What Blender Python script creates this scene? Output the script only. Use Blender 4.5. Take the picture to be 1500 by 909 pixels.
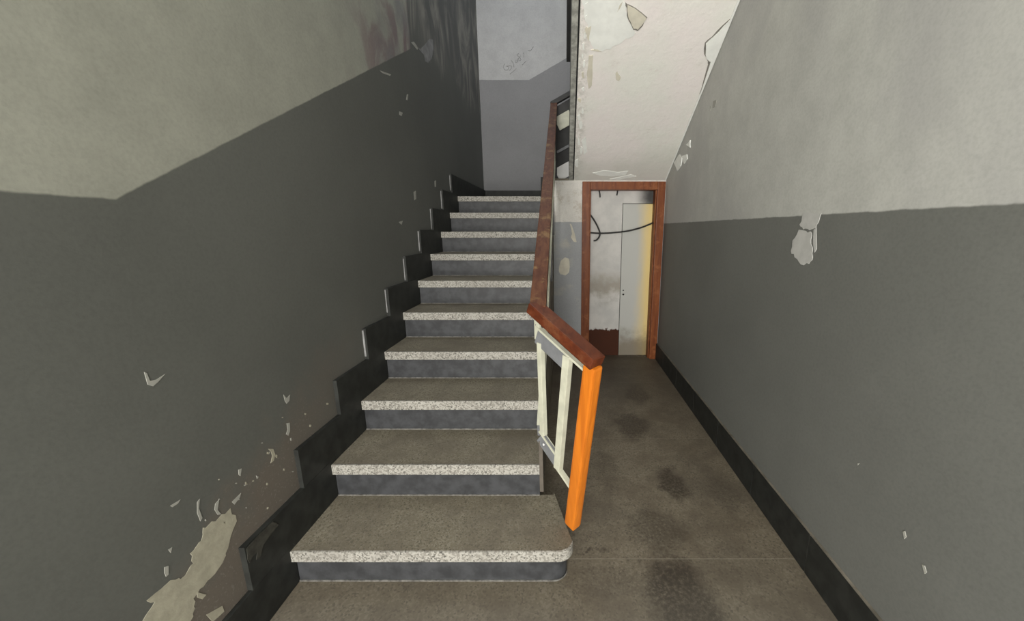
import bpy, bmesh, math, random
from mathutils import Vector, Matrix
from math import sin, cos, pi

random.seed(7)
sc = bpy.context.scene
for o in list(bpy.data.objects):
    bpy.data.objects.remove(o)

# ------------------------------------------------------------------ camera
F_PX, PX, PY, TH = 551.35, 827.0, 455.28, 0.2139
cd = bpy.data.cameras.new('camera')
cd.sensor_width = 36.0
cd.lens = F_PX / 1500 * 36
cd.shift_x = (750 - PX) / 1500
cd.shift_y = (PY - 454.5) / 1500
cd.clip_start = 0.02
cam = bpy.data.objects.new('camera', cd)
sc.collection.objects.link(cam)
cam.location = (0, 0, 1.5)
cam.rotation_euler = (pi / 2 - TH, 0, 0)
sc.camera = cam

# ------------------------------------------------------------------ light
sc.view_settings.view_transform = 'Standard'
sc.view_settings.look = 'None'
sc.view_settings.gamma = 1
sc.view_settings.use_curve_mapping = False
sc.view_settings.exposure = 0.0
wd = bpy.data.worlds.new('world')
sc.world = wd
wd.use_nodes = True
wd.node_tree.nodes['Background'].inputs[0].default_value = (0.80, 0.86, 0.95, 1)
wd.node_tree.nodes['Background'].inputs[1].default_value = 0.8


def area(name, loc, rot, sx, sy, power, col):
    l = bpy.data.lights.new(name, 'AREA')
    l.shape = 'RECTANGLE'
    l.size, l.size_y = sx, sy
    l.energy = power
    l.color = col
    o = bpy.data.objects.new(name, l)
    o.location, o.rotation_euler = loc, rot
    sc.collection.objects.link(o)
    return o


ZC = 5.8                          # top of the stairwell
# daylight entering through the street doorway and through the window of the floor above
area('doorway_daylight', (-0.40, -2.42, 1.45), (pi / 2, 0, 0), 1.3, 2.5, 275, (1.0, 0.97, 0.91))
area('stair_window_daylight', (-0.35, -2.42, 4.6), (pi / 2, 0, 0), 1.5, 1.4, 135, (1.0, 0.98, 0.95))
area('added_overhead_fill', (-0.45, 3.9, ZC - 0.03), (0, 0, 0), 1.2, 2.2, 36, (0.86, 0.92, 1.0))  # added overhead fill for the left wall and treads, no skylight is built

# ------------------------------------------------------------------ measures
XL, XR = -1.1745, 1.092           # faces of the side walls
N1, DT, T1, RT = 1.3332, 0.322, 0.1747, 0.1857
OV = 0.024                        # nosing overhang
NS = 10
YD, YB, YF = 4.248, 5.739, -2.5   # passage end wall, landing wall, front wall
ZC = 5.8
XS = -0.122                       # open side of the lower flight
SS, HD = 0.5648, 2.0105           # soffit slope and its height at the end wall
TT = 0.052                        # tread thickness
TS = 0.02                         # skirting thickness


def N(k): return N1 + (k - 1) * DT
def T(k): return T1 + (k - 1) * RT


_c, _s = cos(TH), sin(TH)
CAM = Vector((0, 0, 1.5))


def ray(u, v):
    a, b = (u - PX) / F_PX, (PY - v) / F_PX
    return Vector((a, _c + b * _s, -_s + b * _c))


def on_x(u, v, X): d = ray(u, v); return CAM + d * (X / d.x)
def on_y(u, v, Y): d = ray(u, v); return CAM + d * (Y / d.y)
def on_z(u, v, Z): d = ray(u, v); return CAM + d * ((Z - 1.5) / d.z)


def on_soffit(u, v, off=0.0):
    d = ray(u, v)
    t = (HD - off + YD * SS - 1.5) / (d.z + SS * d.y)
    p = CAM + d * t
    p.x = min(p.x, XR - 0.016)
    return p


# ------------------------------------------------------------------ materials
def lin(c):
    return tuple(((x / 255 / 12.92) if x / 255 <= 0.04045 else ((x / 255 + 0.055) / 1.055) ** 2.4) for x in c[:3]) + (1,)


class MT:
    """small node helper"""
    def __init__(s, name, rough=0.7, spec=0.3):
        s.m = bpy.data.materials.new(name)
        s.m.use_nodes = True
        s.t = s.m.node_tree
        s.b = s.t.nodes['Principled BSDF']
        s.b.inputs['Roughness'].default_value = rough
        s.b.inputs['Specular IOR Level'].default_value = spec
        g = s.t.nodes.new('ShaderNodeNewGeometry')
        s.pos = g.outputs['Position']

    def put(s, sock, v):
        if isinstance(v, bpy.types.NodeSocket):
            s.t.links.new(v, sock)
        else:
            sock.default_value = v

    def math(s, op, a, b=0.0, c=0.0, clamp=False):
        n = s.t.nodes.new('ShaderNodeMath')
        n.operation = op
        n.use_clamp = clamp
        for i, v in enumerate((a, b, c)):
            s.put(n.inputs[i], v)
        return n.outputs[0]

    def sep(s):
        n = s.t.nodes.new('ShaderNodeSeparateXYZ')
        s.t.links.new(s.pos, n.inputs[0])
        return n.outputs

    def scaled(s, sc_):
        n = s.t.nodes.new('ShaderNodeVectorMath')
        n.operation = 'MULTIPLY'
        s.t.links.new(s.pos, n.inputs[0])
        n.inputs[1].default_value = sc_
        return n.outputs[0]

    def noise(s, scale, detail=4, rough=0.55, vec=None, dist=0.0):
        n = s.t.nodes.new('ShaderNodeTexNoise')
        n.inputs['Scale'].default_value = scale
        n.inputs['Detail'].default_value = detail
        n.inputs['Roughness'].default_value = rough
        n.inputs['Distortion'].default_value = dist
        s.t.links.new(vec if vec is not None else s.pos, n.inputs['Vector'])
        return n.outputs[0]

    def vor(s, scale, vec=None, out='Color'):
        n = s.t.nodes.new('ShaderNodeTexVoronoi')
        n.inputs['Scale'].default_value = scale
        s.t.links.new(vec if vec is not None else s.pos, n.inputs['Vector'])
        return n.outputs[out]

    def ramp(s, x, lo, hi):
        n = s.t.nodes.new('ShaderNodeMapRange')
        n.interpolation_type = 'SMOOTHSTEP'
        s.put(n.inputs[0], x)
        n.inputs[1].default_value = lo
        n.inputs[2].default_value = hi
        return n.outputs[0]

    def mix(s, f, a, b, mode='MIX'):
        n = s.t.nodes.new('ShaderNodeMix')
        n.data_type = 'RGBA'
        n.blend_type = mode
        s.put(n.inputs[0], f)
        s.put(n.inputs[6], a)
        s.put(n.inputs[7], b)
        return n.outputs[2]

    def bump(s, h, strength=0.2, dist=0.01):
        n = s.t.nodes.new('ShaderNodeBump')
        n.inputs['Strength'].default_value = strength
        n.inputs['Distance'].default_value = dist
        s.t.links.new(h, n.inputs['Height'])
        s.t.links.new(n.outputs[0], s.b.inputs['Normal'])

    def col(s, c):
        s.put(s.b.inputs['Base Color'], c)
        return s.m


def gray(v, tint=(1, 1, 1)):
    return (v * tint[0], v * tint[1], v * tint[2], 1)


OLIVE = (1.0, 1.02, 0.90)
DARK = gray(0.100, (1.0, 1.03, 0.93))
LIGHT = gray(0.36, (1.0, 1.01, 0.90))


def wall_mat(name, kind):
    m = MT(name, 0.62, 0.35)
    x, y, z = m.sep()
    big = m.noise(1.3, 5, 0.6)
    mid = m.noise(6, 6, 0.65)
    fine = m.noise(90, 3, 0.6)
    wob = m.math('MULTIPLY', m.math('SUBTRACT', m.noise(14, 3), 0.5), 0.010)
    if kind == 'left':
        line = m.math('ADD', 1.578, m.math('MULTIPLY', m.math('MAXIMUM', m.math('SUBTRACT', y, 1.025), 0.0), 0.5746))
        dk, lt = DARK, gray(0.315, (1.0, 1.01, 0.86))
    elif kind == 'back':
        line = m.math('ADD', 3.507, m.math('MULTIPLY', m.math('MAXIMUM', m.math('ADD', x, 0.489), 0.0), 0.522))
        dk, lt = gray(0.155, (1, 1, 1.02)), gray(0.33, (1, 1, 0.99))
    elif kind == 'end':
        line = m.math('ADD', 1.577, m.math('MULTIPLY', x, 0.0))
        dk, lt = gray(0.36, (0.97, 1.0, 1.04)), gray(0.72, (1, 0.97, 0.91))
    else:
        line = m.math('ADD', 1.561, m.math('MULTIPLY', y, 0.0))
        dk, lt = gray(0.145, (1.0, 1.03, 0.95)), gray(0.49, (1.0, 1.01, 0.95))
    d = m.math('ADD', m.math('SUBTRACT', z, line), wob)
    mask = m.ramp(d, -0.004, 0.004)
    # uneven, slightly mottled paint
    dkc = m.mix(m.ramp(big, 0.3, 0.7), dk, tuple(c * 1.16 for c in dk[:3]) + (1,))
    ltc = m.mix(m.ramp(mid, 0.25, 0.75), tuple(c * 0.90 for c in lt[:3]) + (1,), tuple(c * 1.06 for c in lt[:3]) + (1,))
    if kind == 'left':
        # damp-stained end of the light coat: pink smears, then dark brushed-over coat with drips
        smear = m.noise(1.0, 5, 0.6, m.scaled((1, 3.2, 1.6)), 1.0)
        zone = m.math('MULTIPLY', m.ramp(y, 2.15, 2.75), m.ramp(d, 0.75, 0.10))
        ltc = m.mix(m.math('MULTIPLY', zone, m.ramp(smear, 0.44, 0.58)), ltc, gray(0.17, (1.20, 0.92, 0.92)))
        ltc = m.mix(m.math('MULTIPLY', m.ramp(y, 2.2, 3.1), m.ramp(m.noise(2.5, 5, 0.6), 0.45, 0.7)), ltc, gray(0.20, (1, 1, 1.0)))
        streak = m.noise(1.0, 5, 0.6, m.scaled((1, 3.0, 1.3)), 1.6)
        yy = m.math('ADD', y, m.math('MULTIPLY', m.math('SUBTRACT', streak, 0.5), 0.16))
        far = m.ramp(yy, 3.20, 3.235)
        mask = m.math('MULTIPLY', mask, m.math('SUBTRACT', 1.0, far))
        up = m.ramp(m.math('ADD', z, m.math('MULTIPLY', m.math('SUBTRACT', streak, 0.5), 0.9)), 2.98, 3.2)
        drip = m.mix(m.ramp(streak, 0.40, 0.64), gray(0.085, (1, 1.02, .97)), gray(0.22, (1.03, 1.0, 0.88)))
        dkc = m.mix(m.math('MULTIPLY', up, m.ramp(y, 3.15, 3.3)), dkc, drip)
        # switched off: cooler light on the upper flight, put into the paint colour
        dkc = m.mix(m.ramp(y, 1.6, 3.6), dkc, m.mix(m.ramp(big, 0.3, 0.7), gray(0.090, (1, 1, 1.06)), gray(0.105, (1, 1, 1.06))), 'MIX') if False else dkc
        # brown grime above the skirting
        sl = m.math('SUBTRACT', z, m.math('ADD', 0.20, m.math('MULTIPLY', m.math('MAXIMUM', m.math('SUBTRACT', y, 0.85), 0.0), 0.5767)))
        g = m.math('MULTIPLY', m.ramp(m.math('ADD', sl, m.math('MULTIPLY', m.math('SUBTRACT', mid, 0.5), 0.55)), 0.30, 0.02), m.ramp(y, 2.3, 1.2))
        dkc = m.mix(g, dkc, gray(0.115, (1.14, 0.99, 0.82)))
        dkc = m.mix(m.math('MULTIPLY', g, m.ramp(fine, 0.56, 0.66)), dkc, gray(0.16, (1.1, 1, 0.86)))
    if kind == 'right':
        cl = m.noise(1.0, 4, 0.6, m.scaled((1, 1.1, 0.7)), 0.8)
        ltc = m.mix(m.ramp(cl, 0.40, 0.66), ltc, gray(0.405, (1.0, 1.0, 0.97)))
    if kind == 'end':
        dkc = m.mix(m.ramp(m.noise(5, 5), 0.52, 0.7), dkc, gray(0.46, (1, 0.98, 0.9)))
        ltc = m.mix(m.ramp(m.noise(9, 6, 0.7), 0.5, 0.68), ltc, gray(0.52, (1.05, 0.97, 0.85)))
    c = m.mix(mask, dkc, ltc)
    c = m.mix(m.ramp(fine, 0.35, 0.75), c, m.mix(1.0, c, (0.90, 0.90, 0.90, 1), 'MULTIPLY'))
    h = m.math('ADD', m.math('MULTIPLY', mid, 1.0), m.math('MULTIPLY', fine, 0.25))
    m.bump(h, 0.09, 0.010)
    return m.col(c)


def terrazzo(name, base, chips, amount=0.5, scale=170, dirt=None, dirt_amt=0.5, rough=0.55, stains=False, dark=0.4):
    m = MT(name, rough, 0.35)
    v = m.vor(scale)
    n = m.t.nodes.new('ShaderNodeSeparateColor')
    m.t.links.new(v, n.inputs[0])
    c = m.mix(m.ramp(n.outputs[0], 1 - amount - 0.08, 1 - amount + 0.08), base, chips)
    c = m.mix(m.ramp(n.outputs[1], 0.84, 0.9), c, tuple(x * dark for x in base[:3]) + (1,))
    if dirt:
        c = m.mix(m.math('MULTIPLY', m.ramp(m.noise(4.5, 6, 0.65), 0.35, 0.7), dirt_amt), c, dirt)
    if stains:
        x, y, z = m.sep()
        # dark spills and trodden dirt, each with its own outline
        wx = m.math('ADD', x, m.math('MULTIPLY', m.math('SUBTRACT', m.noise(7, 5, 0.65), 0.5), 0.22))
        wy = m.math('ADD', y, m.math('MULTIPLY', m.math('SUBTRACT', m.noise(6.3, 5, 0.65), 0.5), 0.40))
        gr = m.noise(60, 4, 0.7)
        for (u, v, rx, ry, amt) in ((932, 577, .10, .22, .75), (925, 622, .13, .22, .85), (985, 708, .09, .17, .95), (965, 775, .15, .16, .60),
                                    (1000, 880, .15, .20, .95), (985, 835, .12, .10, .75), (1062, 722, .09, .16, .45), (858, 807, .022, .022, .8),
                                    (880, 806, .03, .025, .6), (905, 850, .22, .10, .35), (900, 545, .2, .25, .45), (890, 690, .10, .2, .35)):
            p = on_z(u, v, 0.0)
            ex = m.math('DIVIDE', m.math('SUBTRACT', wx, p.x), rx)
            ey = m.math('DIVIDE', m.math('SUBTRACT', wy, p.y), ry)
            r = m.math('SQRT', m.math('ADD', m.math('MULTIPLY', ex, ex), m.math('MULTIPLY', ey, ey)))
            k = m.math('MULTIPLY', m.ramp(r, 1.25, 0.55), m.math('MULTIPLY', m.ramp(gr, 0.22, 0.62), amt))
            c = m.mix(k, c, gray(0.028, (1.3, 1, .72)))
        c = m.mix(m.math('MULTIPLY', m.ramp(m.noise(1.6, 5, 0.6), 0.46, 0.66), 0.45), c, gray(0.062, (1.2, 1.0, 0.78)))
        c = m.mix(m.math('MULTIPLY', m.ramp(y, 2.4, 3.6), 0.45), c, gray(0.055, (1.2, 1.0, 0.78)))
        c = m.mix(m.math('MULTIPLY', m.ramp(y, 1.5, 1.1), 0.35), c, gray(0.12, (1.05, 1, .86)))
    m.bump(m.noise(45, 4), 0.08, 0.004)
    return m.col(c)


def plain(name, c, rough=0.6, spec=0.3, var=0.2, scale=12, bump=0.1, c2=None, stretch=None):
    m = MT(name, rough, spec)
    vec = m.scaled(stretch) if stretch else None
    n = m.noise(scale, 5, 0.6, vec)
    c2 = c2 or tuple(x * (1 - var) for x in c[:3]) + (1,)
    m.bump(n, bump, 0.006)
    return m.col(m.mix(m.ramp(n, 0.32, 0.68), c, c2))


M = {}
M['wl'] = wall_mat('left wall two tone paint', 'left')
M['wr'] = wall_mat('right wall two tone paint', 'right')
M['wb'] = wall_mat('landing wall two tone paint', 'back')
M['we'] = wall_mat('passage end wall paint', 'end')
M['floor'] = terrazzo('worn terrazzo floor', gray(0.145, (1.17, 1, 0.73)), gray(0.185, (1.14, 1, 0.76)), 0.35, 130,
                      gray(0.090, (1.24, 1, 0.72)), 0.8, 0.55, True, 0.68)
M['joint'] = plain('floor joint mortar', gray(0.24, (1.1, 1, 0.82)), 0.8)
M['tread'] = terrazzo('worn terrazzo tread', gray(0.175, (1.12, 1, 0.73)), gray(0.225, (1.10, 1, 0.77)), 0.35, 160,
                      gray(0.115, (1.16, 1, 0.76)), 0.8, 0.6, False, 0.62)
M['nosing'] = terrazzo('worn and lit speckled terrazzo nosing', gray(0.215, (1.05, 1, 0.88)), gray(0.36, (1.03, 1, 0.90)), 0.55, 150,
                       gray(0.20, (1.06, 1, 0.88)), 0.45, 0.6)  # paler than the tread: wear plus frontal light put into the colour
M['riser'] = plain('dark slate riser', gray(0.055, (0.96, 1.0, 1.08)), 0.5, 0.35, 0.45, 16, 0.05)
M['skirt'] = plain('black green stone skirting', gray(0.026, (1.0, 1.06, 0.95)), 0.6, 0.3, 0.45, 14, 0.05)
M['caulk'] = plain('pale mortar line', gray(0.22, (1.03, 1, 0.93)), 0.85, 0.2, 0.6, 40)
M['core'] = plain('stair core plaster', gray(0.10, (1.15, 1, 0.82)), 0.85)
M['spandrel'] = plain('stair side plaster', gray(0.22, (1.1, 1, 0.82)), 0.8, 0.2, 0.5, 6)
M['bare'] = plain('bare plaster', gray(0.37, (1.05, 1.0, 0.78)), 0.9, 0.1, 0.16, 30, 0.2)
M['chip'] = plain('pale paint chip', gray(0.36, (1, 1, 0.90)), 0.8, 0.2, 0.1)
M['smear'] = plain('grey scraped paint and lit edge', gray(0.27, (1, 1, 1.0)), 0.8, 0.2, 0.3, 20)
M['worn'] = plain('chipped stone', gray(0.055, (1.05, 1.02, 0.85)), 0.8, 0.2, 0.4, 30)
M['filler'] = plain('grey filler', gray(0.50, (1, 1, 0.96)), 0.8, 0.2, 0.12, 20)
M['white'] = plain('white distemper', gray(0.88, (0.98, 1, 0.96)), 0.85, 0.2, 0.1, 10)
M['beige'] = plain('beige old coat', gray(0.66, (1.05, 1, 0.84)), 0.85, 0.2, 0.15)
M['crack'] = plain('shadowed crack edge', gray(0.24, (1.05, 1, 0.9)), 0.9, 0.1, 0.3)
M['string'] = plain('grey peeling stringer paint', gray(0.22, (1, 1.02, 0.93)), 0.7, 0.3, 0.0, 22, 0.4, gray(0.42, (1, 1, 0.92)))
M['gap'] = plain('dark joint', gray(0.02), 0.9)
M['ceil'] = plain('ceiling plaster', gray(0.6, (1, 1, 0.97)), 0.9)
M['cream'] = plain('cream enamel steel', gray(0.52, (1.0, 1.0, 0.80)), 0.4, 0.45, 0.18, 16, 0.03)
M['greyen'] = plain('blue grey enamel steel', gray(0.19, (0.97, 1.0, 1.05)), 0.45, 0.4, 0.22, 16, 0.03)
M['darkst'] = plain('dark steel', gray(0.03, (1, 1, 1)), 0.6, 0.4, 0.3)
M['whitest'] = plain('white enamel steel', gray(0.75, (1, 1, 0.98)), 0.4, 0.4, 0.08)
M['black'] = plain('black cable rubber', gray(0.012), 0.5, 0.4, 0.2)
M['pencil'] = plain('faded pencil line', gray(0.265), 0.9, 0.1, 0.1)


def wood(name, a, b, rough, spec=0.5, stretch=(40, 4, 6), coat=0.0, wear=None):
    m = MT(name, rough, spec)
    n = m.noise(1.0, 6, 0.65, m.scaled(stretch), 0.5)
    c = m.mix(m.ramp(n, 0.34, 0.68), a, b)
    if wear:
        c = m.mix(m.ramp(m.noise(9, 6, 0.7), 0.52, 0.66), c, wear)
    m.b.inputs['Coat Weight'].default_value = coat
    m.b.inputs['Coat Roughness'].default_value = 0.25
    m.bump(n, 0.1, 0.003)
    return m.col(c)


M['newel'] = wood('orange varnished wood', (0.60, 0.175, 0.014, 1), (0.47, 0.125, 0.010, 1), 0.36, 0.4, (30, 30, 1.5), 0.25)
M['rail'] = wood('red brown worn varnished wood', (0.115, 0.028, 0.010, 1), (0.065, 0.015, 0.006, 1), 0.5, 0.25, (30, 5, 30), 0.1,
                 (0.13, 0.045, 0.02, 1))
M['rail_up'] = wood('dusty brown worn wood', (0.105, 0.042, 0.020, 1), (0.060, 0.020, 0.010, 1), 0.6, 0.25, (40, 3, 25), 0.0,
                    (0.17, 0.10, 0.045, 1))
M['frame'] = wood('red brown door frame wood', (0.21, 0.060, 0.014, 1), (0.13, 0.032, 0.008, 1), 0.5, 0.25, (30, 30, 3), 0.05,
                  (0.25, 0.085, 0.028, 1))


def soffit_mat():
    m = MT('white peeling soffit distemper', 0.85, 0.2)
    n = m.noise(2.0, 5, 0.6)
    c = m.mix(m.ramp(n, 0.3, 0.7), gray(0.80, (1.03, 0.97, 0.95)), gray(0.80, (0.98, 0.99, 0.92)))
    c = m.mix(m.ramp(m.noise(7, 6, 0.7), 0.55, 0.75), c, gray(0.72, (1.02, 0.97, 0.92)))
    x, y, z = m.sep()
    edge = m.ramp(m.math('ADD', x, m.math('MULTIPLY', m.math('SUBTRACT', m.noise(12, 5, 0.7), 0.5), 0.12)), 0.20, 0.14)
    c = m.mix(m.math('MULTIPLY', edge, m.ramp(m.noise(30, 5, 0.7), 0.40, 0.6)), c, gray(0.62, (1.02, 0.99, 0.93)))
    low = m.ramp(m.math('ADD', y, m.math('MULTIPLY', m.math('SUBTRACT', n, 0.5), 0.5)), 3.75, 4.1)
    c = m.mix(m.math('MULTIPLY', low, 0.6), c, gray(0.60, (1, 1, 0.92)))
    m.bump(m.math('ADD', m.noise(8, 6, 0.65), m.math('MULTIPLY', m.noise(40, 4), 0.3)), 0.35, 0.012)
    return m.col(c)


M['soffit'] = soffit_mat()


def leaf_mat():
    m = MT('white door leaf paint with yellow edge', 0.6, 0.3)
    x, y, z = m.sep()
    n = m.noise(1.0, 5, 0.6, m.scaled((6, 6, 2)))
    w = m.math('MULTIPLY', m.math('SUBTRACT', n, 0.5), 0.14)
    c = m.mix(m.ramp(m.math('ADD', x, w), 0.80, 0.98), gray(0.48, (0.99, 1, 0.95)), (0.72, 0.56, 0.24, 1))  # yellow and brighter towards the right edge
    d = m.math('ADD', z, m.math('MULTIPLY', m.math('SUBTRACT', m.noise(7, 5, 0.65), 0.5), 0.5))
    c = m.mix(m.math('MULTIPLY', m.ramp(d, 0.42, 0.05), 0.75), c, (0.16, 0.12, 0.07, 1))
    return m.col(c)


def niche_mat():
    m = MT('niche plaster white over red brown foot', 0.8, 0.2)
    x, y, z = m.sep()
    n = m.noise(7, 6, 0.65)
    c = m.mix(m.ramp(n, 0.3, 0.7), gray(0.60, (1, 0.98, 0.94)), gray(0.50, (1, 0.99, 0.96)))
    dz = m.math('ADD', z, m.math('MULTIPLY', m.math('SUBTRACT', n, 0.5), 0.45))
    c = m.mix(m.math('MULTIPLY', m.ramp(m.math('ABSOLUTE', m.math('SUBTRACT', dz, 0.85)), 0.22, 0.02), 0.55), c, (0.20, 0.16, 0.10, 1))
    dz2 = m.math('ADD', z, m.math('MULTIPLY', m.math('SUBTRACT', m.noise(22, 5, 0.6), 0.5), 0.12))
    c = m.mix(m.ramp(dz2, 0.335, 0.315), c, m.mix(n, (0.075, 0.024, 0.012, 1), (0.05, 0.02, 0.012, 1)))
    # darker round the upper right corner
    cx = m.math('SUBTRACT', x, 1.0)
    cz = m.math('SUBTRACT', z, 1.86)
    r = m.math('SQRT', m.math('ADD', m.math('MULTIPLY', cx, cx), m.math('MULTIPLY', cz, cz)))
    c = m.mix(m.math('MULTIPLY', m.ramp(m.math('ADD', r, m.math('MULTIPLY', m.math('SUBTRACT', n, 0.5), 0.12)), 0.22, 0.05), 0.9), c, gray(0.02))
    return m.col(c)


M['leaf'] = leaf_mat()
M['niche'] = niche_mat()

# ------------------------------------------------------------------ mesh helpers
COL = sc.collection


def link(name, me, mat, parent=None, smooth=False):
    o = bpy.data.objects.new(name, me)
    COL.objects.link(o)
    if parent is not None:
        w = parent.location.copy()
        if parent.parent is not None:
            w += parent.parent.location
        me.transform(Matrix.Translation(-w))
    if mat is not None and not me.materials:
        me.materials.append(M[mat])
    if parent is not None:
        o.parent = parent
    if smooth:
        for p in me.polygons:
            p.use_smooth = True
    return o


def from_bm(name, bm, mat, parent=None, bevel=0.0, smooth=False):
    bmesh.ops.recalc_face_normals(bm, faces=bm.faces[:])
    if bevel:
        bmesh.ops.bevel(bm, geom=bm.edges[:], offset=bevel, segments=2, affect='EDGES', profile=0.7)
    me = bpy.data.meshes.new(name)
    bm.to_mesh(me)
    bm.free()
    return link(name, me, mat, parent, smooth)


def add_hex(bm, a):
    vs = [bm.verts.new(p) for p in a]
    for f in ((0, 3, 2, 1), (4, 5, 6, 7), (0, 1, 5, 4), (1, 2, 6, 5), (2, 3, 7, 6), (3, 0, 4, 7)):
        bm.faces.new([vs[i] for i in f])


def add_box(bm, x0, x1, y0, y1, z0, z1):
    add_hex(bm, [(x0, y0, z0), (x1, y0, z0), (x1, y1, z0), (x0, y1, z0), (x0, y0, z1), (x1, y0, z1), (x1, y1, z1), (x0, y1, z1)])


def box(name, x0, x1, y0, y1, z0, z1, mat, parent=None, bevel=0.0):
    bm = bmesh.new()
    add_box(bm, x0, x1, y0, y1, z0, z1)
    return from_bm(name, bm, mat, parent, bevel)


def prism(name, pts, off, mat, parent=None, bevel=0.0):
    """closed polygon (3-D points) pushed along off"""
    bm = bmesh.new()
    off = Vector(off)
    a = [bm.verts.new(p) for p in pts]
    b = [bm.verts.new(Vector(p) + off) for p in pts]
    n = len(pts)
    bm.faces.new(a)
    bm.faces.new(b[::-1])
    for i in range(n):
        bm.faces.new((a[i], b[i], b[(i + 1) % n], a[(i + 1) % n]))
    return from_bm(name, bm, mat, parent, bevel)


def beam_pts(p, q, w, h, up, end_n=None):
    p, q, up = Vector(p), Vector(q), Vector(up)
    d = (q - p).normalized()
    s = d.cross(up).normalized()
    u = s.cross(d).normalized()
    out = []
    for c, nn in ((p, None), (q, None)):
        out.append([c - s * w / 2 - u * h / 2, c + s * w / 2 - u * h / 2, c + s * w / 2 + u * h / 2, c - s * w / 2 + u * h / 2])
    return out


def beam(name, p, q, w, h, up, mat, parent=None, bevel=0.0):
    a, b = beam_pts(p, q, w, h, up)
    bm = bmesh.new()
    add_hex(bm, a + b)
    return from_bm(name, bm, mat, parent, bevel)


def rail_sweep(name, path, w, h, mat, parent=None, bevel=0.006, ups=None):
    """rectangular section swept along a polyline with mitred corners"""
    P = [Vector(p) for p in path]
    bm = bmesh.new()
    rings = []
    for i, p in enumerate(P):
        if i == 0: t = (P[1] - p).normalized()
        elif i == len(P) - 1: t = (p - P[i - 1]).normalized()
        else:
            t = ((P[i + 1] - p).normalized() + (p - P[i - 1]).normalized()).normalized()
        side = t.cross(Vector((0, 0, 1))).normalized()
        up = side.cross(t).normalized()
        k = 1.0
        if 0 < i < len(P) - 1:
            a = (p - P[i - 1]); a.z = 0
            b = (P[i + 1] - p); b.z = 0
            if a.length > 1e-6 and b.length > 1e-6:
                k = 1 / max(0.35, cos(a.angle(b) / 2))
        rings.append([bm.verts.new(p + side * (sx * w / 2 * k) + up * (sz * h / 2)) for sx, sz in ((-1, -1), (1, -1), (1, 1), (-1, 1))])
    for r0, r1 in zip(rings, rings[1:]):
        for i in range(4):
            bm.faces.new((r0[i], r0[(i + 1) % 4], r1[(i + 1) % 4], r1[i]))
    bm.faces.new(rings[0])
    bm.faces.new(rings[-1][::-1])
    return from_bm(name, bm, mat, parent, bevel)


def tube(name, path, r, mat, parent=None, seg=8):
    P = [Vector(p) for p in path]
    bm = bmesh.new()
    rings = []
    ref = Vector((0, 1, 0.13)).normalized()
    for i, p in enumerate(P):
        t = (P[min(i + 1, len(P) - 1)] - P[max(i - 1, 0)]).normalized()
        a = t.cross(ref)
        if a.length < 1e-3:
            a = t.cross(Vector((1, 0, 0)))
        a.normalize()
        b = t.cross(a)
        rings.append([bm.verts.new(p + (a * cos(2 * pi * j / seg) + b * sin(2 * pi * j / seg)) * r) for j in range(seg)])
    for r0, r1 in zip(rings, rings[1:]):
        for j in range(seg):
            bm.faces.new((r0[j], r0[(j + 1) % seg], r1[(j + 1) % seg], r1[j]))
    bm.faces.new(rings[0])
    bm.faces.new(rings[-1][::-1])
    return from_bm(name, bm, mat, parent, 0, True)


def smooth_path(pts, n=8):
    P = [Vector(p) for p in pts]
    P = [P[0] * 2 - P[1]] + P + [P[-1] * 2 - P[-2]]
    out = []
    for i in range(1, len(P) - 2):
        for k in range(n):
            t = k / n
            a, b, c, d = P[i - 1], P[i], P[i + 1], P[i + 2]
            out.append(0.5 * ((2 * b) + (c - a) * t + (2 * a - 5 * b + 4 * c - d) * t * t + (3 * b - a - 3 * c + d) * t ** 3))
    out.append(P[-2])
    return out


def tag(o, label, cat, group=None):
    o['label'] = label
    o['category'] = cat
    if group:
        o['group'] = group
    return o


def struct(o, label=None, cat=None):
    o['kind'] = 'structure'
    if label: o['label'] = label
    if cat: o['category'] = cat
    return o


def empty(name, loc):
    e = bpy.data.objects.new(name, None)
    e.location = loc
    e.empty_display_size = 0.1
    COL.objects.link(e)
    return e


def roughen(pts, n=3, amp=0.006, axis=None):
    """ragged outline: subdivide a closed polygon of 3-D points and jitter inside its plane"""
    out = []
    L = len(pts)
    nrm = (Vector(pts[1]) - Vector(pts[0])).cross(Vector(pts[L // 2]) - Vector(pts[0])).normalized()
    for i in range(L):
        a, b = Vector(pts[i]), Vector(pts[(i + 1) % L])
        for k in range(n):
            p = a.lerp(b, k / n)
            if k:
                j = Vector((random.uniform(-1, 1), random.uniform(-1, 1), random.uniform(-1, 1))) * amp
                j -= nrm * j.dot(nrm)
                p = p + j
            out.append(p)
    return out


# ------------------------------------------------------------------ room shell
WT = 0.12
wl = struct(box('wall_left', XL - WT, XL, YF, YB + WT, 0, ZC, 'wl'), 'left stairwell wall in dark grey and pale grey paint with slanting line', 'wall')
wr = struct(box('wall_right', XR, XR + WT, YF, YB + WT, 0, ZC, 'wr'), 'right passage wall, dark grey below and pale grey above', 'wall')
wb = struct(box('wall_back', XL, XR, YB, YB + WT, 0, ZC, 'wb'), 'grey landing wall behind the top of the stairs', 'wall')

# passage end wall around the door opening
DX0, DX1, DZ = 0.20, 1.078, 1.990
bm = bmesh.new()
add_box(bm, XS, 0.17, YD, YD + 0.14, 0, T(10) + RT - 0.021)
add_box(bm, 0.17, DX0, YD, YD + 0.14, 0, 2.012)
add_box(bm, DX0, XR, YD, YD + 0.14, DZ, 2.012)
add_box(bm, DX1, XR, YD, YD + 0.14, 0, DZ)
wp = struct(from_bm('wall_passage_end', bm, 'we'), 'short end wall of the passage around the brown door frame', 'wall')

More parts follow.
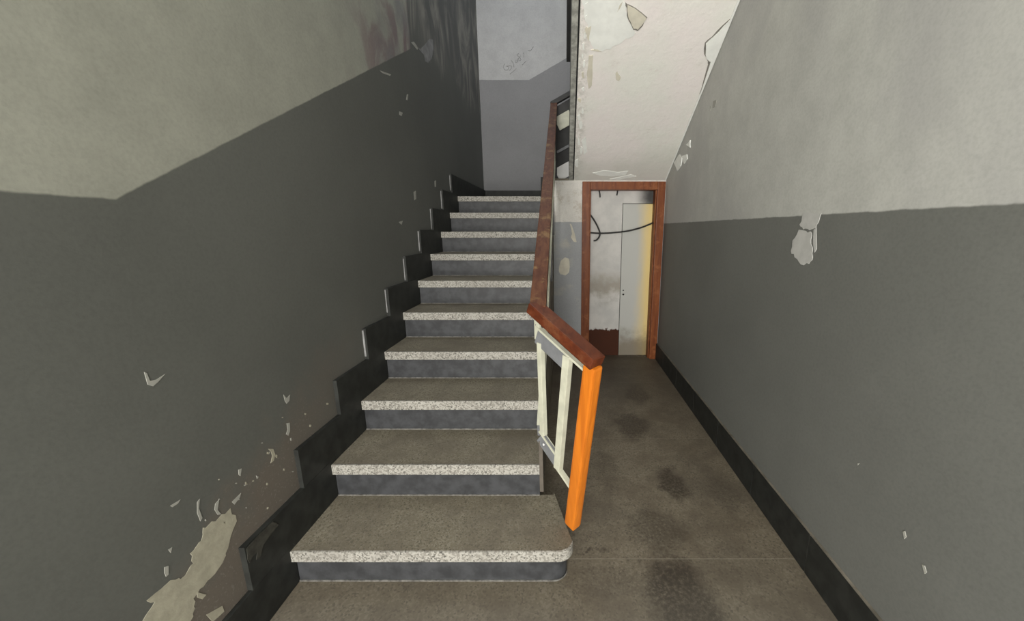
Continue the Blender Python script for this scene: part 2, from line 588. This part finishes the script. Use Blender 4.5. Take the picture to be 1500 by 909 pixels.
# front wall (behind the viewer) with street doorway and upper window
bm = bmesh.new()
for b in ((XL, -1.06, 0, 2.72), (0.27, XR, 0, 2.72), (XL, XR, 2.72, 3.85), (XL, -1.12, 3.85, 5.35), (0.45, XR, 3.85, 5.35), (XL, XR, 5.35, ZC)):
    add_box(bm, b[0], b[1], YF - WT, YF, b[2], b[3])
struct(from_bm('wall_front', bm, 'ceil'), 'street wall with doorway and stair window', 'wall')
struct(box('ceiling', XL, XR, YF, 1.95, 3.30, 3.48, 'ceil'), 'ceiling slab of the entrance passage', 'ceiling')
struct(box('ceiling_upper', XL, XR, YF, YB, ZC, ZC + WT, 'ceil'), 'ceiling at the top of the stairwell', 'ceiling')

# floor: mortar bed with large terrazzo slabs
fl = struct(box('floor', XL, XR, YF, YB, -0.12, -0.001, 'joint'), 'worn brown terrazzo floor of the passage', 'floor')
js = [YF, -1.62, -0.59, 0.44, 1.469, 2.50, 3.53, YD + 0.14]
for a, b in zip(js, js[1:]):
    x0 = XL if b <= 1.47 else XS
    if b <= 1.47:
        box('floor_slab', XL, XR, a + 0.002, b - 0.002, -0.03, 0.0, 'floor', fl)
    else:
        box('floor_slab', XS - 0.2, XR, a + 0.0022, b - 0.0022, -0.03, 0.0, 'floor', fl)

# skirting on the right wall: separate stone tiles
bb = struct(box('baseboard_right', XR - 0.0175, XR, YF, YD, 0, 0.190, 'spandrel'), 'dark stone skirting along the right passage wall', 'baseboard')
y = -2.1
while y < YD - 0.01:
    y1 = min(y + 0.5, YD)
    box('skirting_tile', XR - TS, XR - 0.017, y + 0.0022, y1 - 0.0022, 0.001, 0.195 + random.uniform(-.002, .002), 'skirt', bb, 0.003)
    y += 0.5
bb = struct(box('baseboard_passage_end', XS + 0.002, DX0 - 0.012, YD - 0.016, YD, 0, 0.19, 'skirt'), 'dark stone skirting below the passage end wall', 'baseboard')

# stepped skirting on the left wall
bl = struct(box('baseboard_left', XL, XL + 0.006, YF, N(1) + OV, 0, 0.19, 'skirt'), 'black stepped stone skirting climbing the left wall', 'baseboard')
y = -2.05
while y < N(1) - 0.1:
    y1 = min(y + 0.7, N(1) + OV)
    box('skirting_tile', XL + 0.005, XL + TS, y + 0.0015, y1 - 0.0015, 0.001, T1 + 0.018, 'skirt', bl, 0.003)
    y += 0.7
for k in range(1, NS + 1):
    y0 = N(k) - 0.19
    y1 = N(k + 1) + OV if k < NS else YB
    z0 = T(k) + 0.0185 if k > 0 else 0
    ztop = T(k) + 0.2045
    # slab sits on the one below; behind its front end it reaches down to the tread
    pts = [(XL, y0, z0), (XL, N(k) + OV + 0.001, z0), (XL, N(k) + OV + 0.001, T(k) + 0.001), (XL, y1, T(k) + 0.001), (XL, y1, ztop), (XL, y0, ztop)]
    sk = prism('skirting_slab', pts, (TS + random.uniform(-.001, .0015), 0, 0), 'skirt', bl)
    if k >= 4:
        box('lit_edge_strip', XL, XL + random.uniform(.006, .010), y0 - 0.003, y0, z0 + random.uniform(.004, .03), ztop - random.uniform(.003, .02), 'smear', sk)  # frontal light on the slab's front end, put in as a pale strip
    if k == 1:
        X1 = XL + TS + 0.0016
        pw = [on_x(340 + a / 4.35, 700 + b / 4.35, X1) for a, b in ((92, 446), (170, 360), (258, 275), (296, 296), (235, 372), (196, 430), (180, 500), (152, 520), (160, 470), (128, 500), (112, 540), (98, 520))]
        prism('broken_edge', pw, (0.0012, 0, 0), 'worn', sk)
bk = struct(box('baseboard_back', XL + TS, -0.345, YB - 0.018, YB, T(10), T(10) + 0.204, 'skirt'), 'black stone skirting along the landing wall', 'baseboard')
box('skirting_slab', -0.345, -0.04, YB - 0.020, YB, T(10), T(10) + 0.204 + RT, 'skirt', bk)

# ------------------------------------------------------------------ lower flight
st = tag(empty('staircase', (XL + TS, N1, 0)), 'straight flight of ten terrazzo steps climbing beside the left wall', 'staircase')
x0 = XL + TS


def arc(cx, cy, r, a0, a1, n=6):
    return [(cx + r * cos(a0 + (a1 - a0) * i / n), cy + r * sin(a0 + (a1 - a0) * i / n)) for i in range(n + 1)]


NW = 0.012
for k in range(1, NS + 1):
    zt = T(k)
    yb = N(k + 1) + OV if k < NS else YB
    if k == 1:
        # flared bottom step with a rounded free corner
        def outline(ins):
            f = N1 + ins
            pts = [(x0, f)] + arc(-0.030 - ins, f + 0.065, 0.065, -pi / 2, -0.20, 8)
            pts += [(-0.055 - ins, 1.700 + 0.0), (-0.055 - ins, yb), (x0, yb)]
            return pts
        tr = prism('tread', [(x, y_, zt) for x, y_ in outline(0.0)], (0, 0, -TT), 'tread', st)
        # worn nosing band round front and corner, its lit edge put into the colour
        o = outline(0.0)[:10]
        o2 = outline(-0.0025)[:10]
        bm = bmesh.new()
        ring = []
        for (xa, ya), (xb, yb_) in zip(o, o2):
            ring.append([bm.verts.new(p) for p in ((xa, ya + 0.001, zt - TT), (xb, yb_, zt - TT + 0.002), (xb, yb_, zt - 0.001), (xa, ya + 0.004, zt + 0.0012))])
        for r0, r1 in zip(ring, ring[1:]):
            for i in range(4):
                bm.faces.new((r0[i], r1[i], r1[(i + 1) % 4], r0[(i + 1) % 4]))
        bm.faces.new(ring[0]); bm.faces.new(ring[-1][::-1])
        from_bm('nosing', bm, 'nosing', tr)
        oi = outline(OV)
        prism('riser', [(x, y_, 0.0) for x, y_ in oi[:-3] + [(-0.08, 1.69), (-0.08, yb), (x0, yb)]], (0, 0, zt - TT), 'riser', st)
        bm = bmesh.new()
        for (xa, ya), (xb, yb_) in zip(outline(OV - 0.004)[:9], outline(OV - 0.004)[1:10]):
            add_hex(bm, [(xa, ya, 0), (xb, yb_, 0), (xb, yb_ + .004, 0), (xa, ya + .004, 0), (xa, ya, .006), (xb, yb_, .006), (xb, yb_ + .004, .006), (xa, ya + .004, .006)])
        from_bm('mortar_line', bm, 'caulk', st)
        continue
    if k < NS:
        tr = box('tread', x0, XS, N(k) + 0.002, yb, zt - TT, zt, 'tread', st)
    else:
        box('landing_slab', x0, XS, N(k) + 0.062, YB - 0.001, zt - 0.15, zt, 'tread', st)
        tr = box('tread', x0, XS, N(k) + 0.002, N(k) + 0.0615, zt - TT, zt, 'tread', st)
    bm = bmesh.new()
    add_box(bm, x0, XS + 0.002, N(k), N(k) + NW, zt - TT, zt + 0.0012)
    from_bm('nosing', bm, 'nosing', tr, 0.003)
    box('riser', x0, XS - 0.004, N(k) + OV, N(k) + OV + 0.03, T(k - 1), zt - TT, 'riser', st)
    box('mortar_line', x0, XS - 0.004, N(k) + OV - 0.005, N(k) + OV, T(k - 1), T(k - 1) + 0.005, 'caulk', st)

# side of the flight below the treads
pts = [(XS - 0.004, N(2) + OV + 0.03, 0)]
for k in range(2, NS + 1):
    pts += [(XS - 0.004, N(k) + OV + 0.031, T(k) - TT - 0.001), (XS - 0.004, (N(k + 1) + OV + 0.031 if k < NS else YD - 0.001), T(k) - TT - 0.001)]
pts += [(XS - 0.004, YD - 0.001, 0)]
prism('side_panel', pts, (-0.05, 0, 0), 'spandrel', st)

ws = tag(empty('winder_steps', (-0.15, YD + 0.15, T(10))), 'short turning steps rising from the landing behind the handrail', 'steps')
# turning steps at the far side of the landing
box('winder_tread', -0.16, 0.17, YD + 0.001, YB - 0.001, T(10) + RT - 0.02, T(10) + RT, 'tread', ws)
box('winder_riser', -0.135, -0.105, YD + 0.142, YB - 0.001, T(10), T(10) + RT - TT, 'riser', ws)
box('winder_tread', 0.145, XR - 0.002, YD + 0.16, YB - 0.001, T(10) + 2 * RT - TT, T(10) + 2 * RT, 'tread', ws)
box('winder_riser', 0.17, 0.20, YD + 0.16, YB - 0.001, T(10) + RT, T(10) + 2 * RT - TT, 'riser', ws)

# ------------------------------------------------------------------ upper flight
def zs(yv): return HD + (YD - yv) * SS


uf = tag(empty('upper_staircase', (0.10, YD, 2.012)), 'upper flight overhead with white peeling soffit and grey stringer', 'staircase')
XU = 0.100
YU = 1.95
sf = prism('soffit_slab', [(XU, YD + 0.0, zs(YD)), (XU, YU, zs(YU)), (XU, YU, zs(YU) + 0.16), (XU, YD, zs(YD) + 0.16)], (XR - XU - 0.001, 0, 0), 'soffit', uf)
prism('joint_strip', [(0.088, YD, zs(YD) + .012), (0.088, YU, zs(YU) + .012), (0.088, YU, zs(YU) + .15), (0.088, YD, zs(YD) + .15)], (XU - 0.088, 0, 0), 'gap', uf)
prism('stringer', [(0.046, YD + 0.06, zs(YD + 0.06)), (0.046, YU, zs(YU)), (0.046, YU, zs(YU) + .34), (0.046, YD + 0.06, zs(YD + 0.06) + .34)], (0.042, 0, 0), 'string', uf, 0.004)
for i in range(4):
    zt = T(10) + 2 * RT + RT * (i + 1)
    yf = YD + 0.10 - i * DT
    box('upper_tread', 0.088, XR - 0.002, yf - DT, yf, zt - TT, zt, 'tread', uf)
    box('upper_riser', 0.088, XR - 0.002, yf - OV - 0.03, yf - OV, zt - RT, zt - TT, 'riser', uf)

# ------------------------------------------------------------------ railing
RS = RT / DT
ra = tag(empty('stair_railing', (-0.11, 1.60, T(2))), 'stair railing with brown wooden handrail, flared cream panel and orange end post', 'railing')
K = Vector((-0.112, 1.545, 1.168))
E_ = Vector((0.108, 1.325, 1.028))
YT = 4.36
TOP = Vector((-0.112, YT, K.z + (YT - K.y) * RS))
RW, RH = 0.070, 0.044
rail_sweep('handrail', [K + Vector((0, 0.0, 0)), TOP], RW, RH, 'rail_up', ra, 0.008)
X2 = Vector((0.075, YT, TOP.z + 0.185 * 0.60))
rail_sweep('turn_handrail', [TOP + Vector((-0.03, -0.01, -0.005)), X2], RW * 0.9, RH, 'darkst', ra, 0.006)
dE = (E_ - K).normalized()
beam('flared_handrail', K - dE * 0.030, E_ + dE * 0.022, RW, 0.048, (0, 0, 1), 'rail', ra, 0.008)
# slanted orange end post
FOOT = Vector((0.036, 1.470, 0.186))
nd = (FOOT - E_).normalized()
nw = prism('end_post', [p for p in beam_pts(E_ + nd * 0.022, FOOT, 0.050, 0.058, dE)[0]], (FOOT - E_ - nd * 0.022), 'newel', ra, 0.011)
# vertical post at the kink
PB = Vector((-0.108, 1.585, T(2) - 0.16))
PT = Vector((-0.116, 1.560, 1.150))


def lp(a, b, t): return a.lerp(b, t)


def post(z): return PB.lerp(PT, (z - PB.z) / (PT.z - PB.z))
def newel_at(z): return E_.lerp(FOOT, (z - E_.z) / (FOOT.z - E_.z))


zA, zB = 1.055, 0.925       # upper bar at post / end post
zC, zD = 0.565, 0.395       # lower bar
perp = Vector((0, 0, 1)).cross(dE).normalized()
beam('post', post(1.150), post(zA - 0.02), 0.030, 0.014, perp, 'cream', ra, 0.002)
fa, fb = 0.60, 0.50                      # where the slanted upright meets the bars
ua, ub_ = post(zA), newel_at(zB)
la, lb_ = post(zC), newel_at(zD)
ub = beam('panel_bar', ua, lp(ua, ub_, fa), 0.016, 0.075, (0, 0, 1), 'greyen', ra, 0.002)
lb = beam('panel_bar', la, lp(la, lb_, fb), 0.016, 0.058, (0, 0, 1), 'greyen', ra, 0.002)
up1, up2 = Vector((0, 0, 0.036)), Vector((0, 0, 0.031))
beam('top_strip', ua + up1, ub_ + up1, 0.020, 0.010, (0, 0, 1), 'cream', ra)
beam('bar_cap', la + up2, lp(la, lb_, fb) + up2, 0.022, 0.009, (0, 0, 1), 'cream', lb)
beam('bottom_strip', lp(la, lb_, fb - 0.03) - up2 * 0.85, lb_ - up2 * 0.85, 0.024, 0.011, (0, 0, 1), 'cream', ra)
# cream uprights
bdir = perp
pa, pb = post(zA - .03), post(zC + .02)
beam('upright', pa + Vector((.012, -.012, 0)), pb + Vector((.016, -.016, 0)), 0.026, 0.024, bdir, 'cream', ra, 0.002)
beam('upright', lp(ua, ub_, fa) + Vector((0, 0, .030)), lp(la, lb_, fb) - Vector((0, 0, .030)), 0.036, 0.026, bdir, 'cream', ra, 0.002)
beam('foot_post', post(zC - .02), post(0.275), 0.018, 0.018, (0, 1, 0), 'core', ra, 0.002)
# bolt on the lower bar
bp = lp(post(zC), newel_at(zD), 0.14) - perp * 0.0095
tube('bolt', [bp, bp - perp * 0.004], 0.006, 'whitest', ra)

# balustrade along the flight (seen almost edge-on)
XP = -0.112
for off, h, mt in ((-0.115, 0.075, 'greyen'), (-0.60, 0.055, 'greyen')):
    a = Vector((XP, K.y + 0.03, K.z + 0.03 * RS + off)); b = Vector((XP, YT - 0.02, TOP.z + off - .01))
    o = beam('flight_bar', a, b, 0.026, h, (0, 0, 1), mt, ra, 0.002)
    beam('bar_cap', a + Vector((0, 0, h / 2 + .012)), b + Vector((0, 0, h / 2 + .012)), 0.030, 0.008, (0, 0, 1), 'cream', o)
for i in range(9):
    ya = K.y + 0.12 + i * 0.31
    for s in (0, 1):
        y0_, y1_ = (ya, ya + 0.05) if s == 0 else (ya + 0.20, ya + 0.13)
        beam('baluster', (XP, y0_, K.z + (y0_ - K.y) * RS - 0.13), (XP, y1_, K.z + (y1_ - K.y) * RS - 0.59), 0.026, 0.024, (0, 1, 0), 'cream', ra)
for i in range(1, 9, 2):
    yp = N(i + 1) + 0.20
    beam('flight_post', (XP, yp, K.z + (yp - K.y) * RS - 0.02), (XP, yp, T(i + 1) - 0.03), 0.024, 0.024, (0, 1, 0), 'darkst', ra)
# turn panel at the landing: bars rising to the right
for v0, v1, mt in ((166, 188, 'cream'), (216, 220, 'greyen'), (241, 262, 'whitest')):
    p0 = on_y(825, (v0 + v1) / 2, YT)
    hh = (on_y(825, v0, YT) - on_y(825, v1, YT)).length * 0.92
    xa, xb = -0.082, 0.075
    beam('turn_bar', (xa, YT, p0.z + (xa - p0.x) * 0.52), (xb, YT, p0.z + (xb - p0.x) * 0.52), 0.014, hh, (0, 0, 1), mt, ra)
beam('turn_post', (-0.098, YT, TOP.z - 0.02), (-0.098, YT, T(10) + RT), 0.03, 0.03, (0, 1, 0), 'darkst', ra)
zb0, zt0 = T(10) + RT + 0.03, TOP.z - 0.02
prism('turn_panel', [(-0.10, YT + .03, zb0), (0.085, YT + .03, zb0 + .09), (0.085, YT + .03, zt0 + .10), (-0.10, YT + .03, zt0)], (0, 0.006, 0), 'darkst', ra)

ur = tag(empty('upper_railing', (0.045, 4.05, zs(4.05) + 0.3)), 'dark railing of the upper flight above the grey stringer', 'railing')
beam('handrail', (0.040, 4.06, 3.09), (0.040, 2.0, 3.09 + 2.06 * SS), 0.044, 0.045, (0, 0, 1), 'darkst', ur, 0.005)
for i in range(4):
    yv = 4.02 - i * 0.55
    beam('post', (0.066, yv, 3.09 + (4.06 - yv) * SS), (0.066, yv, zs(yv) + 0.30), 0.022, 0.022, (0, 1, 0), 'darkst', ur)

# ------------------------------------------------------------------ door frame and niche
d1 = struct(empty('door_1', ((DX0 + DX1) / 2, YD, 0)), 'red brown wooden door frame at the end of the passage', 'door frame')
FY0, FY1 = YD - 0.018, YD + 0.14
FW = 0.085
box('jamb', 0.191, 0.191 + FW, FY0, FY1, 0.0, 2.0, 'frame', d1, 0.006)
box('jamb', 1.086 - FW, 1.086, FY0, FY1, 0.0, 2.0, 'frame', d1, 0.006)
box('header', 0.191 + FW, 1.086 - FW, FY0, FY1, 2.0 - FW, 2.0, 'frame', d1, 0.006)
box('jamb_bead', 0.191 + FW, 0.191 + FW + 0.012, YD + 0.02, FY1, 0.0, 2.0 - FW, 'frame', d1)
box('jamb_bead', 1.086 - FW - 0.012, 1.086 - FW, YD + 0.02, FY1, 0.0, 2.0 - FW, 'frame', d1)
NY = YD + 0.125
bm = bmesh.new()
add_box(bm, 0.28, 0.650, NY, NY + 0.05, 0, 1.95)
add_box(bm, 0.650, 1.0, NY, NY + 0.05, 1.783, 1.95)
wn = struct(from_bm('wall_niche', bm, 'niche'), 'dirty white blocked wall inside the door frame with red brown foot', 'wall')
box('rebate', 0.640, 1.0, NY + 0.050, NY + 0.06, 0, 1.79, 'gap', wn)
lf = tag(box('door_leaf', 0.657, 0.999, NY + 0.004, NY + 0.034, 0.0, 1.776, 'leaf', None, 0.002), 'narrow white door leaf with yellow edge inside the brown frame', 'door')
for u, v, r in ((913, 425, .008), (913, 431, .012)):
    p = on_y(u, v, NY + 0.0035)
    tube('lock_hole', [p, p + Vector((0, -0.002, 0))], r, 'gap', lf)
# crumbled debris under the leaf
for i in range(9):
    X = 0.66 + 0.33 * random.random()
    s = random.uniform(.006, .014)
    pts = [(X + s * cos(a) * random.uniform(.6, 1.2), NY - .045 + s * sin(a) * .6, 0.0) for a in [j * pi / 3 for j in range(6)]]
    tag(prism('rubble_crumb', pts, (0, 0, s * random.uniform(.5, 1)), 'core'), 'tiny crumb of plaster on the floor below the white door leaf', 'rubble', 'plaster crumbs below the door leaf')

# cables
YC = NY - 0.05
cb = [on_y(u, v, YC) for u, v in ((863, 340.5), (880, 341.5), (900, 340.5), (920, 338), (938, 333.5), (951, 328.5), (963, 323))]
tag(tube('cable', smooth_path(cb), 0.0085, 'black'), 'long black cable sagging across the door frame opening', 'cable')
cb = [on_y(u, v, YC - 0.03) for u, v in ((863, 312), (868, 319), (874, 329), (878.5, 340), (877.5, 347), (873.5, 351.5), (869.5, 352.5))]
tag(tube('cable', smooth_path(cb), 0.0085, 'black'), 'short black cable end hooking down from the left jamb', 'cable')
for pts, lab in (([(877, 277), (878.5, 283), (879, 289)], 'thin black wire stub hanging under the door header near the left jamb'),
                 ([(905, 277), (904.5, 281), (903.5, 286)], 'stubby black wire end hanging under the middle of the door header')):
    tag(tube('wire_stub', smooth_path([on_y(u, v, YC + .01) for u, v in pts]), 0.007, 'black'), lab, 'wire')

# ------------------------------------------------------------------ wear on the walls
def patch(name, px, conv, off, mat, parent, n=3, amp=0.005):
    pts = roughen([conv(u, v) for u, v in px], n, amp)
    return prism(name, pts, off, mat, parent)


def left(u, v): return on_x(u, v, XL)
def right(u, v): return on_x(u, v, XR)
def back(u, v): return on_y(u, v, YB)
def end(u, v): return on_y(u, v, YD)


L_, R_, B_, D_ = (0.0008, 0, 0), (-0.002, 0, 0), (0, -0.0012, 0), (0, -0.002, 0)
c7 = [(400, 985), (445, 905), (480, 850), (455, 846), (530, 782), (560, 780), (600, 730), (590, 700), (625, 660), (630, 620), (670, 600), (715, 560), (735, 600),
      (715, 650), (700, 700), (690, 730), (650, 780), (620, 810), (600, 840), (605, 870), (590, 912), (560, 985)]
patch('bare_patch', [(x / 2.12, 480 + y_ / 2.12) for x, y_ in c7], left, L_, 'bare', wl, 3, 0.006)


def crop7(l): return [(x / 2.12, 480 + y_ / 2.12) for x, y_ in l]


chips_left = [crop7(l) for l in (
    [(447, 137), (455, 140), (465, 165), (485, 160), (512, 143), (490, 168), (475, 181), (458, 176)],
    [(880, 207), (890, 218), (900, 207), (898, 226), (890, 235), (884, 226)],
    [(890, 296), (899, 294), (900, 320), (895, 334), (888, 330), (893, 315)],
    [(832, 375), (848, 375), (854, 392), (850, 412), (840, 420), (845, 398), (842, 385)],
    [(612, 540), (620, 530), (617, 560), (628, 590), (622, 600), (612, 575)],
    [(668, 545), (680, 532), (675, 565), (686, 578), (676, 580), (666, 565)],
    [(720, 540), (748, 512), (745, 525), (728, 548)],
    [(528, 552), (560, 532), (552, 545), (535, 556)],
    [(510, 742), (523, 738), (523, 765), (515, 772), (510, 760)],
    [(522, 688), (534, 680), (530, 698)],
    [(740, 440), (750, 436), (746, 460), (741, 455)],
    [(795, 458), (803, 462), (798, 468)],
    [(612, 820), (640, 828), (628, 842), (612, 836)],
    [(640, 890), (690, 862), (696, 880), (660, 912)],
)]
chips_left += [[(606, 281), (609, 279), (609.5, 291), (607, 293)], [(636.5, 265), (638.5, 264), (638.5, 273), (637, 274)],
               [(585, 163), (590, 165), (588, 170), (585, 168)], [(596, 138), (598, 138), (597, 147), (595, 146)],
               [(584, 325), (590, 323), (588, 329)], [(556, 103), (573, 109), (571, 111), (560, 107)],
               [(609, 66), (616, 72), (622, 66), (629, 57), (634, 58), (635, 72), (632, 86), (627, 92), (623, 90), (621, 80), (615, 74)], [(602, 62), (606, 61), (613, 70), (611, 73)]]
for i, l in enumerate(chips_left):
    patch('paint_chip', l, left, (0.0010, 0, 0), 'smear' if i == len(chips_left) - 2 else ('bare' if i in (3, 12, 13) else 'chip'), wl, 1, 0.0)


def crop4(l): return [(960 + x / 2.165, y_ / 2.165) for x, y_ in l]


patch('filler_patch', crop4([(472, 674), (527, 676), (518, 705), (510, 722), (490, 730), (470, 727), (458, 712)]), right, R_, 'filler', wr, 3, 0.006)
patch('filler_patch', crop4([(456, 728), (484, 738), (496, 738), (494, 760), (500, 785), (500, 815), (488, 836), (462, 838), (442, 815), (431, 795), (436, 762)]), right, R_, 'filler', wr, 3, 0.006)
patch('filler_patch', crop4([(503, 728), (511, 722), (512, 790), (506, 800), (501, 770)]), right, R_, 'filler', wr, 1, 0.0)
for l in ([(1323, 778), (1326, 777), (1328, 786), (1325, 789)], [(1351, 826), (1355, 828), (1358, 838), (1355, 840)], [(1256, 678), (1259, 678), (1257, 681)],
          [(1045, 148), (1050, 146), (1048, 156), (1044, 158)], [(1040, 156), (1042, 154), (1041, 162)]):
    patch('paint_chip', l, right, (-0.0018, 0, 0), 'chip', wr, 1, 0.0)
# crumbled plaster along the foot of the soffit on the right wall
for l in ([(988, 238), (992, 232), (996, 226), (1000, 230), (998, 243), (993, 250)], [(1000, 228), (1007, 226), (1008, 233), (1003, 240)], [(1006, 212), (1012, 205), (1012, 216)]):
    patch('plaster_flake', l, right, (-0.008, 0, 0), 'white', wr, 2, 0.004)


def crop6(l): return [(830 + x / 5.556, y_ / 5.556) for x, y_ in l]


so = (0, -0.49 * 0.004, -0.87 * 0.004)
so2 = (0, -0.49 * 0.010, -0.87 * 0.010)
patch('bare_patch', crop6([(128, -60), (400, -60), (470, 20), (485, 60), (500, 150), (540, 232), (560, 268), (480, 310), (380, 372), (290, 415), (225, 395), (185, 330), (175, 225), (140, 120)]), on_soffit, so, 'white', sf, 3, 0.012)
patch('crack_edge', crop6([(478, 18), (508, 36), (562, 64), (656, 140), (620, 204), (580, 246), (542, 237), (511, 170), (490, 120), (490, 60)]), on_soffit, (0, -.0025, -.005), 'crack', sf, 2, 0.006)
patch('plaster_flake', crop6([(496, 34), (560, 68), (650, 142), (610, 200), (578, 234), (545, 225), (518, 165), (500, 120)]), on_soffit, so2, 'beige', sf, 2, 0.004)
patch('crack_edge', crop6([(1368, 149), (1270, 205), (1184, 297), (1126, 346), (1120, 440), (1150, 498), (1152, 520), (1092, 760), (1110, 770), (1200, 560), (1290, 340)]), on_soffit, (0, -.0015, -.003), 'crack', sf, 2, 0.005)
patch('plaster_flake', crop6([(1372, 150), (1275, 210), (1190, 300), (1133, 350), (1130, 440), (1160, 492), (1172, 495), (1108, 765), (1130, 730), (1215, 545), (1300, 335)]), on_soffit, so2, 'white', sf, 2, 0.004)
for l in ([(398, 600), (412, 578), (422, 600), (440, 625), (425, 655), (405, 645)], [(165, 230), (200, 205), (195, 240), (180, 330), (165, 300)],
          [(180, 450), (215, 445), (210, 520), (205, 690), (180, 720), (165, 600)], [(410, 95), (430, 40), (455, 10), (430, 70)],
          [(195, 405), (250, 398), (285, 415), (230, 412)]):
    patch('crack_edge', crop6(l), on_soffit, (0, -.002, -.004), 'beige', sf, 2, 0.004)
for l in ([(868, 253), (884, 249), (905, 252), (920, 250), (916, 256), (896, 258), (880, 257)], [(893, 262), (925, 255), (932, 258), (905, 263)],
          [(852, 205), (858, 200), (860, 222), (855, 226)]):
    patch('plaster_flake', l, on_soffit, so, 'white', sf, 2, 0.004)


def crop5(l): return [(780 + x / 2.933, 230 + y_ / 2.933) for x, y_ in l]


for l in ([(113, 485), (122, 445), (140, 430), (156, 436), (160, 470), (157, 495), (140, 508), (120, 503)], [(160, 285), (168, 290), (182, 330), (190, 365), (176, 362), (165, 345), (170, 330)]):
    patch('paint_chip', crop5(l), end, D_, 'beige', wp, 2, 0.004)

# faint pencil scribble on the landing wall
def scrib(l):
    p = [(690 + x / 9.09, 60 + y_ / 9.09) for x, y_ in l]
    tube('pencil_scribble', smooth_path([on_y(u, v, YB - 0.001) for u, v in p], 5), 0.0028, 'pencil', wb, 4)


scrib([(455, 300), (430, 340), (450, 385), (490, 380), (500, 345), (470, 335), (505, 330), (540, 335), (535, 365), (505, 395)])
scrib([(520, 440), (560, 405), (605, 365)])
scrib([(535, 260), (560, 290), (570, 345)])
scrib([(590, 250), (590, 280), (610, 280), (612, 250), (625, 280)])
scrib([(635, 165), (610, 185), (640, 210), (665, 245), (645, 262), (625, 240), (655, 205), (650, 175)])
scrib([(690, 165), (705, 160), (700, 215)])
scrib([(760, 120), (790, 130), (830, 75)])
scrib([(680, 320), (720, 280), (735, 265)])

# crumbs of loose distemper along the open edge of the soffit, and small flaked spots above the stair skirting
rnd = random.Random(11)


def blob(cu, cv, ru, rv, n=7):
    return [(cu + ru * cos(2 * pi * i / n) * rnd.uniform(.5, 1.2), cv + rv * sin(2 * pi * i / n) * rnd.uniform(.5, 1.2)) for i in range(n)]


for i in range(16):
    v = 8 + i * 15 + rnd.uniform(-6, 6)
    u = 851.5 - v * 0.043 + rnd.uniform(3.0, 11)
    patch('plaster_flake', blob(u, v, rnd.uniform(1.2, 3.2), rnd.uniform(3, 8)), on_soffit, (0, -.003, -.006), rnd.choice(('white', 'beige', 'white')), sf, 1, 0)
for i in range(26):
    t = rnd.random()
    u = 330 + 130 * t + rnd.uniform(-45, 25)
    v = 775 - 155 * t + rnd.uniform(-35, 25)
    if u > 360 and v > 800 - (u - 360) * 1.15: continue
    patch('paint_chip', blob(u, v, rnd.uniform(.8, 2.4), rnd.uniform(.8, 3.0), 6), left, (0.0008, 0, 0), rnd.choice(('bare', 'bare', 'chip')), wl, 1, 0)
# pale mortar seam where the soffit meets the right wall
a, b = Vector((XR - 0.012, YD - 0.01, zs(YD - 0.01) - 0.004)), Vector((XR - 0.012, 2.2, zs(2.2) - 0.004))
beam('edge_seam', a, b, 0.012, 0.006, (0, 0, 1), 'white', sf)
